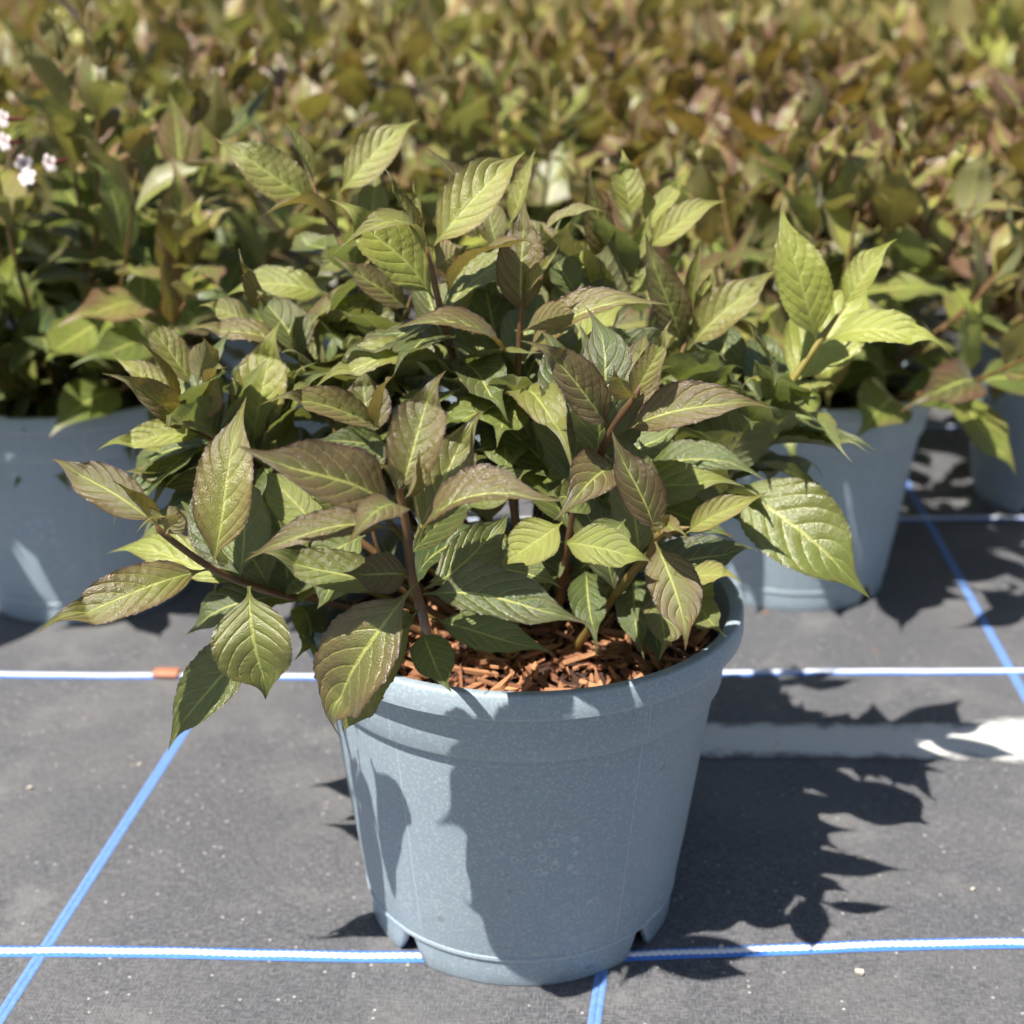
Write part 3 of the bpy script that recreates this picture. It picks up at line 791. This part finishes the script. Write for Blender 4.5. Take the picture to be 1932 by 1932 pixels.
 (1292,650,1280,545,.900,.905,50,(.2,.2,.95),.02,.2,.4,.5),
 (1300,665,1330,760,.905,.880,60,(.3,.4,.85),.03,.1,.6,.5),
 (1375,600,1350,745,.920,.900,100,(-.2,.3,.95),.03,.1,.06,.04),
 (1240,700,1330,700,.905,.890,50,(.1,.7,.7),.05,.1,.4,.4),
 # upper right back
 (1192,415,1176,280,.965,.970,74,(.1,.2,.95),.03,.2,.35,.90),
 (1176,512,1103,318,.952,.935,64,(-.4,.25,.88),.05,.35,.80,.30),
 (1215,470,1368,371,.957,.950,66,(-.3,.4,.88),.05,.15,.35,.75),
 (1205,455,1302,318,.960,.965,46,(-.4,.3,.88),.03,.35,.30,.85),
 (1208,530,1125,505,.945,.915,48,(.0,.5,-.75),.10,.1,.80,.35),
 (1225,430,1210,345,.965,.955,34,(.6,.2,.75),.04,.4,.5,.6),
 (1190,500,1225,400,.957,.955,40,(.3,.2,.9),.02,.3,.3,.8),
 (1180,560,1300,480,.970,.980,50,(-.1,.5,.85),.03,.1,.1,.7),
 (1170,530,1080,420,.960,.955,56,(.2,.5,.85),.08,.1,.4,.4),
]
for i, (bx, by, tx, ty, yb, yt, w, nrm, arch, fold, brz, lt) in enumerate(LEAVES):
    if i < 19 and i not in (8, 9): yb -= .034; yt -= .034
    elif i in (8, 9): yb -= .038
    elif i < 34 and i not in (22, 23): yb += .036; yt += .036
    p0, p1 = at(bx, by, nearer(yb)), at(tx, ty, nearer(yt)); ax = p1 - p0; L = ax.length
    mid = (p0 + p1) / 2; toward = (CAM - mid).normalized()
    up = (UPC - toward * UPC.dot(toward)).normalized()
    nh = RIGHT * nrm[0] + up * (nrm[1] * .85) + toward * (nrm[2] + (.16 if nrm[2] > 0 else 0))
    zc = (mid - CAM).dot(FWD); W = w * zc / FPX * 0.98
    rr = random.Random(500 + i)
    me = leaf_mesh('leaf', L, W, arch * 1.4, fold + (.20 if abs(fold) < .3 else 0), 50, 12, 900 + i, sway=rr.uniform(-.03, .03), twist=rr.uniform(-.15, .15))
    link('leaf', me, shrub, p0 - S0, frame(ax, nh), color=(brz, min(1, lt * 1.22 + .03), rr.random(), 1))

# shared leaf shapes
HI = [leaf_mesh('leaf', .085, rw * .085, a, f, 40, 8, 50 + i, sway=.03 * (-1) ** i, twist=.2 * (-1) ** (i // 2)) for i, (rw, a, f) in enumerate([(.42, .06, .12), (.46, .12, .08), (.40, .16, .15), (.44, -.03, .1), (.38, .08, .35), (.48, .10, .05)])]
MID = [leaf_mesh('leaf', 1, rw, a, f, 14, 6, 70 + i, mat=M_LEAF_BACK, teeth=False, sway=.03 * (-1) ** i, twist=.25 * (-1) ** (i // 2)) for i, (rw, a, f) in enumerate([(.44, .06, .15), (.48, .12, .10), (.42, .17, .15), (.46, -.04, .1), (.40, .08, .4), (.50, .11, .05), (.42, .20, .25)])]

def leaf_on_stem(rr, p, t, phi, length, spread, droop):
    """axis and upper-face normal for a leaf leaving stem direction t at azimuth phi"""
    a = t.cross(Vector((0, 0, 1)))
    if a.length < .05: a = Vector((1, 0, 0))
    a.normalize(); b = t.cross(a)
    out = a * math.cos(phi) + b * math.sin(phi)
    ax = (t * math.cos(spread) + out * math.sin(spread) + Vector((0, 0, -droop))).normalized()
    nh = (t * .8 + Vector((0, 0, .7)) - out * .15)
    return ax, nh

# ------------------------------------------------------------------ shrubs behind
def plant_layout(rr, height, spread, shoots, z0=.195, fall=.52):
    """list of stems (points) and leaves (p, axis, normal, length, bronze, light)"""
    stems = []; leaves = []
    for s in range(shoots):
        fi = 2 * math.pi * (s * .618 + rr.uniform(-.08, .08)); lean = math.sqrt((s + .5) / shoots)
        r1 = spread * lean * rr.uniform(.8, 1.1); top = height - (height - z0) * fall * lean ** 2 * rr.uniform(.7, 1.15)
        top *= rr.uniform(.90, 1.05)
        b = Vector((.02 * math.cos(fi), .02 * math.sin(fi), z0)); e = Vector((r1 * math.cos(fi), r1 * math.sin(fi), top))
        m = b.lerp(e, .5) + Vector((math.cos(fi), math.sin(fi), 0)) * (.03 * lean) + Vector((rr.uniform(-.01, .01), rr.uniform(-.01, .01), 0))
        path = catmull([b, m, e], 6); stems.append(path); n = len(path)
        ln_s = sum((path[i + 1] - path[i]).length for i in range(n - 1)); nodes = max(4, int(ln_s / .047)); ph = rr.uniform(0, 3.14)
        for j in range(nodes):
            f = .14 + .86 * j / (nodes - 1); i = min(n - 2, max(1, int(f * (n - 1)))); fr = f * (n - 1) - i
            p = path[i].lerp(path[min(i + 1, n - 1)], max(0, min(1, fr))); t = (path[i + 1] - path[i - 1]).normalized(); ph += math.pi / 2 + rr.uniform(-.25, .25)
            q = j / (nodes - 1)
            ln = rr.uniform(.090, .120) * (1 - .45 * max(0, q - .72) / .28)
            sp = R(rr.uniform(48, 78)) * (1 - .62 * max(0, q - .55) / .45); dr = rr.uniform(.1, .55) * (1 - q)
            for sd_ in (0, math.pi):
                ax, nh = leaf_on_stem(rr, p, t, ph + sd_ + rr.uniform(-.2, .2), ln, sp + rr.uniform(-.2, .2), dr)
                brz = max(0, min(1, rr.gauss(.05 + .95 * max(0, q - .25), .2))); lt = max(0, min(1, rr.gauss(.06 + .42 * q, .26)))
                leaves.append((p, ax, nh, ln * rr.uniform(.85, 1.1), brz, lt, s))
        t = (path[-1] - path[-2]).normalized()
        for sd_ in range(3):
            ax, nh = leaf_on_stem(rr, path[-1], t, sd_ * 2.1 + ph, .045, R(rr.uniform(8, 25)), 0)
            leaves.append((path[-1], ax, nh, rr.uniform(.035, .055), rr.uniform(.3, .9), rr.uniform(.4, .8), s))
    return stems, leaves

# older leaves inside and at the back of the front shrub
rr = random.Random(31); count = 0
for k, path in stem_paths.items():
    n = len(path)
    for fpos in (.22, .34, .46, .58):
        i = int(n * fpos * (.75 if k in 'AI' else .95)); p = path[i]; t = (path[i + 1] - path[i - 1]).normalized(); ph = rr.uniform(0, 3.14)
        for side in (0, math.pi):
            ln = rr.uniform(.070, .094); ax, nh = leaf_on_stem(rr, p, t, ph + side + rr.uniform(-.2, .2), ln, R(rr.uniform(50, 80)), rr.uniform(.0, .45))
            tip = p + ax * ln
            if p.z < .245 or tip.z < .235 or min(tip.y, p.y) < .70: continue
            if tip.x > .03 and tip.z < .28 and tip.y < .80: continue
            link('leaf', rr.choice(HI), shrub, p - S0, frame(ax, nh), (ln / .085,) * 3, (rr.uniform(0, .3), rr.uniform(.05, .5), rr.random(), 1)); count += 1
stems, leaves = plant_layout(random.Random(8), .435, .20, 16)
o3 = Vector((POTX, POTY, 0)); used = 0
for si, path in enumerate(stems):
    if path[-1].y < .05 or (path[-1].x > .13 and path[-1].z < .37): continue
    mine = [l for l in leaves if l[6] == si and l[0].z > .245 and min(l[0].y, (l[0] + l[1] * l[3]).y) > (-.05 if l[0].z < .33 else .03)]
    if count + len(mine) > 140: break
    n = len(path)
    V, F = tube_geo([p + o3 - S0 for p in path], [(.0032 + (.0014 - .0032) * i / (n - 1)) * (1 if i < n - 3 else .4 + .2 * (n - 1 - i)) for i in range(n)], 7)
    link('stem', mesh_of('stem', V, F, mat=M_STEM), shrub, color=(0, rr.uniform(0, .3), 0, 1))
    for p, ax, nh, ln, b, l, _s in mine:
        link('leaf', rr.choice(HI), shrub, p + o3 - S0, frame(ax, nh), (ln / .085,) * 3, (b * .6, l, rr.random(), 1)); count += 1

stems, leaves = plant_layout(random.Random(21), .42, .195, 19)
V = []; F = []; UV = []; T = []
for path in stems:
    if path[-1].y < (-.085 if path[-1].z < .34 else .03): continue
    v, f = tube_geo([p + o3 - S0 for p in path], [.0026 + (.0010 - .0026) * i / (len(path) - 1) for i in range(len(path))], 6)
    link('stem', mesh_of('stem', v, f, mat=M_STEM), shrub, color=(0, rr.uniform(0, .4), 0, 1))
for p, ax, nh, ln, b, l, _s in leaves:
    tip = p + ax * ln
    if stems[_s][-1].y < (-.085 if stems[_s][-1].z < .34 else .03): continue
    if max(p.z, tip.z) > .335 and min(p.y, tip.y) < .035: continue
    if p.z < .225 or min(tip.y, p.y) < -.135 or tip.z < .222 or (tip.z < .27 and tip.y < -.02 and tip.x > -.02): continue
    ln *= .9; v, f, uv = leaf_geo(ln, ln * rr.uniform(.38, .48), rr.uniform(0, .16), rr.uniform(.1, .35), 26, 8, rr.randint(0, 9999), sway=rr.uniform(-.04, .04), twist=rr.uniform(-.3, .3))
    m = frame(ax, nh).to_matrix(); b0 = len(V)
    V += [tuple(m @ Vector(x) + p + o3 - S0) for x in v]; F += [tuple(i + b0 for i in g) for g in f]; UV += [tuple(x) for x in uv]
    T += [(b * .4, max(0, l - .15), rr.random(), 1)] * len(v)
for k, path in stem_paths.items():
    n = len(path); ph = rr.uniform(0, 3)
    for i in range(3, int(n * .62), 2):
        p = path[i]; t = (path[i + 1] - path[i - 1]).normalized(); ph += 1.57
        if p.z < .225 or p.z > .36: continue
        for side in (0, math.pi):
            ln = rr.uniform(.060, .090); ax, nh = leaf_on_stem(rr, p, t, ph + side + rr.uniform(-.3, .3), ln, R(rr.uniform(45, 80)), rr.uniform(.0, .4)); tip = p + ax * ln
            if tip.z < .222 or min(tip.y, p.y) < .715 or (tip.x > .0 and tip.z < .262 and tip.y < .80): continue
            v, f, uv = leaf_geo(ln, ln * rr.uniform(.38, .48), rr.uniform(0, .16), rr.uniform(.1, .35), 26, 8, rr.randint(0, 9999), sway=rr.uniform(-.04, .04), twist=rr.uniform(-.3, .3))
            m = frame(ax, nh).to_matrix(); b0 = len(V)
            V += [tuple(m @ Vector(x) + p - S0) for x in v]; F += [tuple(j + b0 for j in g) for g in f]; UV += [tuple(x) for x in uv]
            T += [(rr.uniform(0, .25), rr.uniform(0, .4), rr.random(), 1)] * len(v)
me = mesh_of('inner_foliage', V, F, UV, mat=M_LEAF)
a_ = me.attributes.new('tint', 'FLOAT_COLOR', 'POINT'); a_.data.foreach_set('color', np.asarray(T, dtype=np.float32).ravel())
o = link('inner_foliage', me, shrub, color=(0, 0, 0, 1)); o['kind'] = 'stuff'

def add_shrub(x, y, label, seed, height, spread, shoots, bias=(0, 0), fall=.52):
    rr = random.Random(seed); sh = empty('shrub', (x, y, .198)); tag(sh, label, 'shrub', 'potted shrubs'); off = Vector((0, 0, .198))
    stems, leaves = plant_layout(rr, height, spread, shoots, fall=fall)
    for path in stems:
        V, F = tube_geo([p - off for p in path], [.0034 + (.0016 - .0034) * i / (len(path) - 1) for i in range(len(path))], 6)
        link('stem', mesh_of('stem', V, F, mat=M_STEM), sh, color=(0, rr.uniform(0, .3), 0, 1))
    leaves = sorted(leaves, key=lambda l: l[0].y - l[0].z)
    def tint(b, l): return (max(0, min(1, b + bias[0])), max(0, min(1, l + bias[1])), rr.random(), 1)
    for p, ax, nh, ln, b, l, _s in leaves[:298]:
        link('leaf', rr.choice(MID), sh, p - off, frame(ax, nh), (ln, ln, ln), tint(b, l))
    if len(leaves) > 298:
        V = []; F = []; UV = []; T = []
        for p, ax, nh, ln, b, l, _s in leaves[298:]:
            v, f, uv = leaf_geo(ln, ln * .44, rr.uniform(0, .16), rr.uniform(.1, .35), 10, 4, rr.randint(0, 9999), teeth=False)
            m = frame(ax, nh).to_matrix(); b0 = len(V)
            V += [tuple(m @ Vector(x) + p - off) for x in v]; F += [tuple(i + b0 for i in g) for g in f]; UV += [tuple(x) for x in uv]; T += [tint(b, l)] * len(v)
        me = mesh_of('inner_foliage', V, F, UV, mat=M_LEAF_BACK)
        a_ = me.attributes.new('tint', 'FLOAT_COLOR', 'POINT'); a_.data.foreach_set('color', np.asarray(T, dtype=np.float32).ravel())
        link('inner_foliage', me, sh, color=(0, 0, 0, 1))['kind'] = 'stuff'
    return sh, stems

NEAR = [
 # x, y, height, spread, shoots, bias, pot label, shrub label
 (-.455, 1.372, .585, .30, 28, (-.15, -.05), 'blue grey pot half cut by the left edge, sunlit patches on its side', 'tall dark green shrub at the left edge with small white flowers'),
 (.300, 1.402, .475, .265, 25, (-.02, .12), 'blue grey pot behind the right side of the front shrub, its notched base in view', 'blurred olive shrub in the pot behind the right side of the front shrub'),
 (.700, 1.665, .540, .285, 30, (.42, .04), 'shaded dark pot cut by the right edge', 'reddish brown shrub overhanging the shaded pot at the right edge'),
 (.370, 1.860, .560, .25, 20, (.50, -.14), 'pot hidden behind the blurred pot on the right, in the second row', 'dark bronze shrub with arching purple brown leaves, upper right behind the olive shrub'),
 (.020, 1.810, .525, .24, 19, (-.08, .05), 'pot in the second row straight behind the front shrub', 'green blurred shrub straight behind the top of the front shrub'),
 (-.350, 1.820, .535, .24, 19, (.0, -.05), 'pot in the second row behind the left pot', 'shrub in the second row just right of the tall flowering one'),
 (-.740, 1.800, .550, .24, 19, (-.1, .0), 'pot in the second row at the far left', 'shrub in the second row seen behind the flowering one at the left edge'),
]
for j, (x, y, h, spd, nsh, bias, pl, sl) in enumerate(NEAR):
    make_pot(x, y, R(8 * j - 10), pl)
    make_mulch(x, y, ['bark mulch in the pot at the left edge', 'bark mulch in the pot behind the right of the front shrub', 'bark mulch in the shaded pot at the right edge', 'bark mulch in the second row, under the dark bronze shrub', 'bark mulch in the second row, straight behind the front shrub', 'bark mulch in the second row, behind the left pot', 'bark mulch in the second row at the far left'][j], 60 + j, 30)
    sh, stems = add_shrub(x, y, sl, 200 + j, h, spd, nsh, bias, (.68, .50, .86, .52, .52, .62, .6)[j])
    if j == 0:
        # white blossoms: five rounded petals on a dark red tube
        for (px, py, Y) in ((8, 225, 1.27), (10, 268, 1.26), (45, 310, 1.25), (52, 335, 1.24), (95, 308, 1.25)):
            c = at(px, py, Y - .10) - sh.location; rr = random.Random(int(px * 7 + py)); fa = Vector((rr.uniform(-.6, .6), -.8, rr.uniform(-.1, .5))).normalized()
            V = []; F = []; a = fa.cross(Vector((0, 0, 1))).normalized(); b = a.cross(fa); s = .0058
            for k in range(5):
                t0 = 2 * math.pi * k / 5; d = a * math.cos(t0) + b * math.sin(t0); e = fa.cross(d); i0 = len(V)
                for (r, w, o_) in ((.15, .12, 0), (.6, .42, .25), (1.0, .55, .3), (1.35, .3, .1)):
                    V += [d * (r * s) - e * (w * s) + fa * (o_ * s), d * (r * s) + e * (w * s) + fa * (o_ * s)]
                F += [(i0 + 2 * q, i0 + 2 * q + 1, i0 + 2 * q + 3, i0 + 2 * q + 2) for q in range(3)]
            fl = link('flower', mesh_of('flower', V, F, mat=M_PETAL), sh, c); fl['label'] = 'small white blossom'
            V, F = tube_geo([-fa * .020, -fa * .010, -fa * .001], [.0010, .0016, .0022], 7)
            link('calyx', mesh_of('calyx', V, F, mat=M_CALYX), fl)

# third row: still single leaves, no pots in sight
k = 0
for x in (-.95, -.56, -.18, .19, .57, .96):
    k += 1
    add_shrub(x + random.Random(k).uniform(-.03, .03), 2.21 + random.Random(k + 9).uniform(-.03, .03), ['shrub in the third row, %s' % w for w in ('behind the far left edge', 'above the white flowers', 'left of centre behind the front shrub', 'right of centre behind the front shrub', 'behind the dark bronze shrub', 'at the far right edge')][k - 1], 300 + k, random.Random(k + 3).uniform(.53, .58), .24, 18, (.22, .05))

# farther rows: every shrub its own thing, built of leafy shoots
def shoot_mesh(seed):
    rr = random.Random(seed); h = .22
    path = catmull([Vector((0, 0, 0)), Vector((rr.uniform(-.015, .015), rr.uniform(-.015, .015), h * .5)), Vector((rr.uniform(-.03, .03), rr.uniform(-.03, .03), h))], 4)
    V, F = tube_geo(path, [.0028] * len(path), 5); V = [tuple(v) for v in V]; UV = [(.5, .5)] * len(V); T = [(.7, .4, .3, 1)] * len(V)
    ph = rr.uniform(0, 3); lv = []
    for j in range(5):
        q = j / 4; i = min(len(path) - 2, max(1, int((.1 + .9 * q) * (len(path) - 1)))); t = (path[i + 1] - path[i - 1]).normalized(); ph += 1.57
        for sd_ in (0, math.pi):
            ln = rr.uniform(.105, .14) * (1 - .3 * q); ax, nh = leaf_on_stem(rr, path[i], t, ph + sd_, ln, R(rr.uniform(40, 70)) * (1 - .5 * q), .4 * (1 - q))
            lv.append((path[i], ax, nh, ln, rr.gauss(-.15 + .75 * q, .15), rr.gauss(.0 + .42 * q, .17)))
    for p, ax, nh, ln, b, l in lv:
        v, f, uv = leaf_geo(ln, ln * .44, rr.uniform(0, .16), rr.uniform(.05, .3), 8, 4, rr.randint(0, 9999), teeth=False)
        m = frame(ax, nh).to_matrix(); b0 = len(V)
        V += [tuple(m @ Vector(x) + p) for x in v]; F += [tuple(i + b0 for i in g) for g in f]; UV += [tuple(x) for x in uv]
        T += [(min(1, max(0, b)), min(1, max(0, l)), rr.random(), 1)] * len(v)
    me = mesh_of('leafy_shoot', V, F, UV, mat=M_LEAF_BACK)
    a_ = me.attributes.new('tint', 'FLOAT_COLOR', 'POINT'); a_.data.foreach_set('color', np.asarray(T, dtype=np.float32).ravel())
    return me
SHOOTS = [shoot_mesh(40 + i) for i in range(9)]
rr = random.Random(77); row = 0; y = 2.62
while y < 7.4:
    half = .40 * y + .35; n = int(2 * half / .385); x = -half + (.19 if row % 2 else 0)
    while x < half:
        h = (.55 + .022 * row) * rr.uniform(.93, 1.08)
        sh = empty('shrub', (x + rr.uniform(-.04, .04), y + rr.uniform(-.04, .04), 0))
        tag(sh, 'blurred shrub in the packed rows far behind, bronze and green' if row < 5 else 'tiny blurred tan shrub in the farthest rows along the top', 'shrub', 'shrubs in the packed far rows')
        tb, tl = rr.gauss(.12, .30) + .03 * row, rr.gauss(.22, .20) + .06 * row
        for s in range(13 if row < 6 else 11):
            fi = s * 2.4 + rr.uniform(-.2, .2); lean = math.sqrt((s + .5) / 13); r = .20 * min(1, lean)
            q = Quaternion((-math.sin(fi), math.cos(fi), 0), .55 * lean) @ Quaternion((0, 0, 1), rr.uniform(0, 6.28))
            sc = rr.uniform(1.05, 1.35)
            link('leafy_shoot', rr.choice(SHOOTS), sh, (r * math.cos(fi), r * math.sin(fi), h - .22 * sc - .15 * lean ** 2 + rr.uniform(-.06, .05)), q, (sc, sc, sc), (tb + rr.uniform(-.1, .1), tl, rr.random(), 1))
        x += .385 + rr.uniform(-.02, .02)
    y += .40; row += 1

# ------------------------------------------------------------------ crumbs on the fabric
rr = random.Random(12)
for i, (px, py, s, tone) in enumerate([(1620,1838,.0050,2), (1443,1158,.007,1), (1790,822,.010,1), (1822,822,.008,1), (1750,1375,.0035,1), (1430,1383,.003,1), (1465,1405,.004,2), (1600,1405,.004,1), (55,1490,.0035,2), (262,1445,.003,2), (1360,1790,.003,2), (660,1545,.006,0), (1835,1680,.004,2), (1650,1230,.004,1)]):
    g = ground(px, py)
    o = link('bark_crumb' if tone < 2 else 'grit_crumb', None or (CHIP_ME[i % 8] if tone < 2 else None), None, (g.x, g.y, .001)) if tone < 2 else None
    if o is None:
        v, f = CHIPS[i % 8]
        o = link('grit_crumb', mesh_of('grit_crumb', [(a * 1.0, b * 1.8, c * 3) for a, b, c in v], f, smooth=False, mat=M_GRAIN), None, (g.x, g.y, .001))
        tag(o, 'tiny pale crumb of grit lying on the grey fabric', 'crumb', 'pale crumbs on the fabric')
    else:
        o.color = (.75, 0, 0, 1); tag(o, 'small orange brown bark crumb fallen on the fabric', 'crumb', 'bark crumbs on the fabric')
    o.rotation_mode = 'XYZ'; o.rotation_euler = (0, 0, rr.uniform(0, 6)); o.scale = (s, s, s)
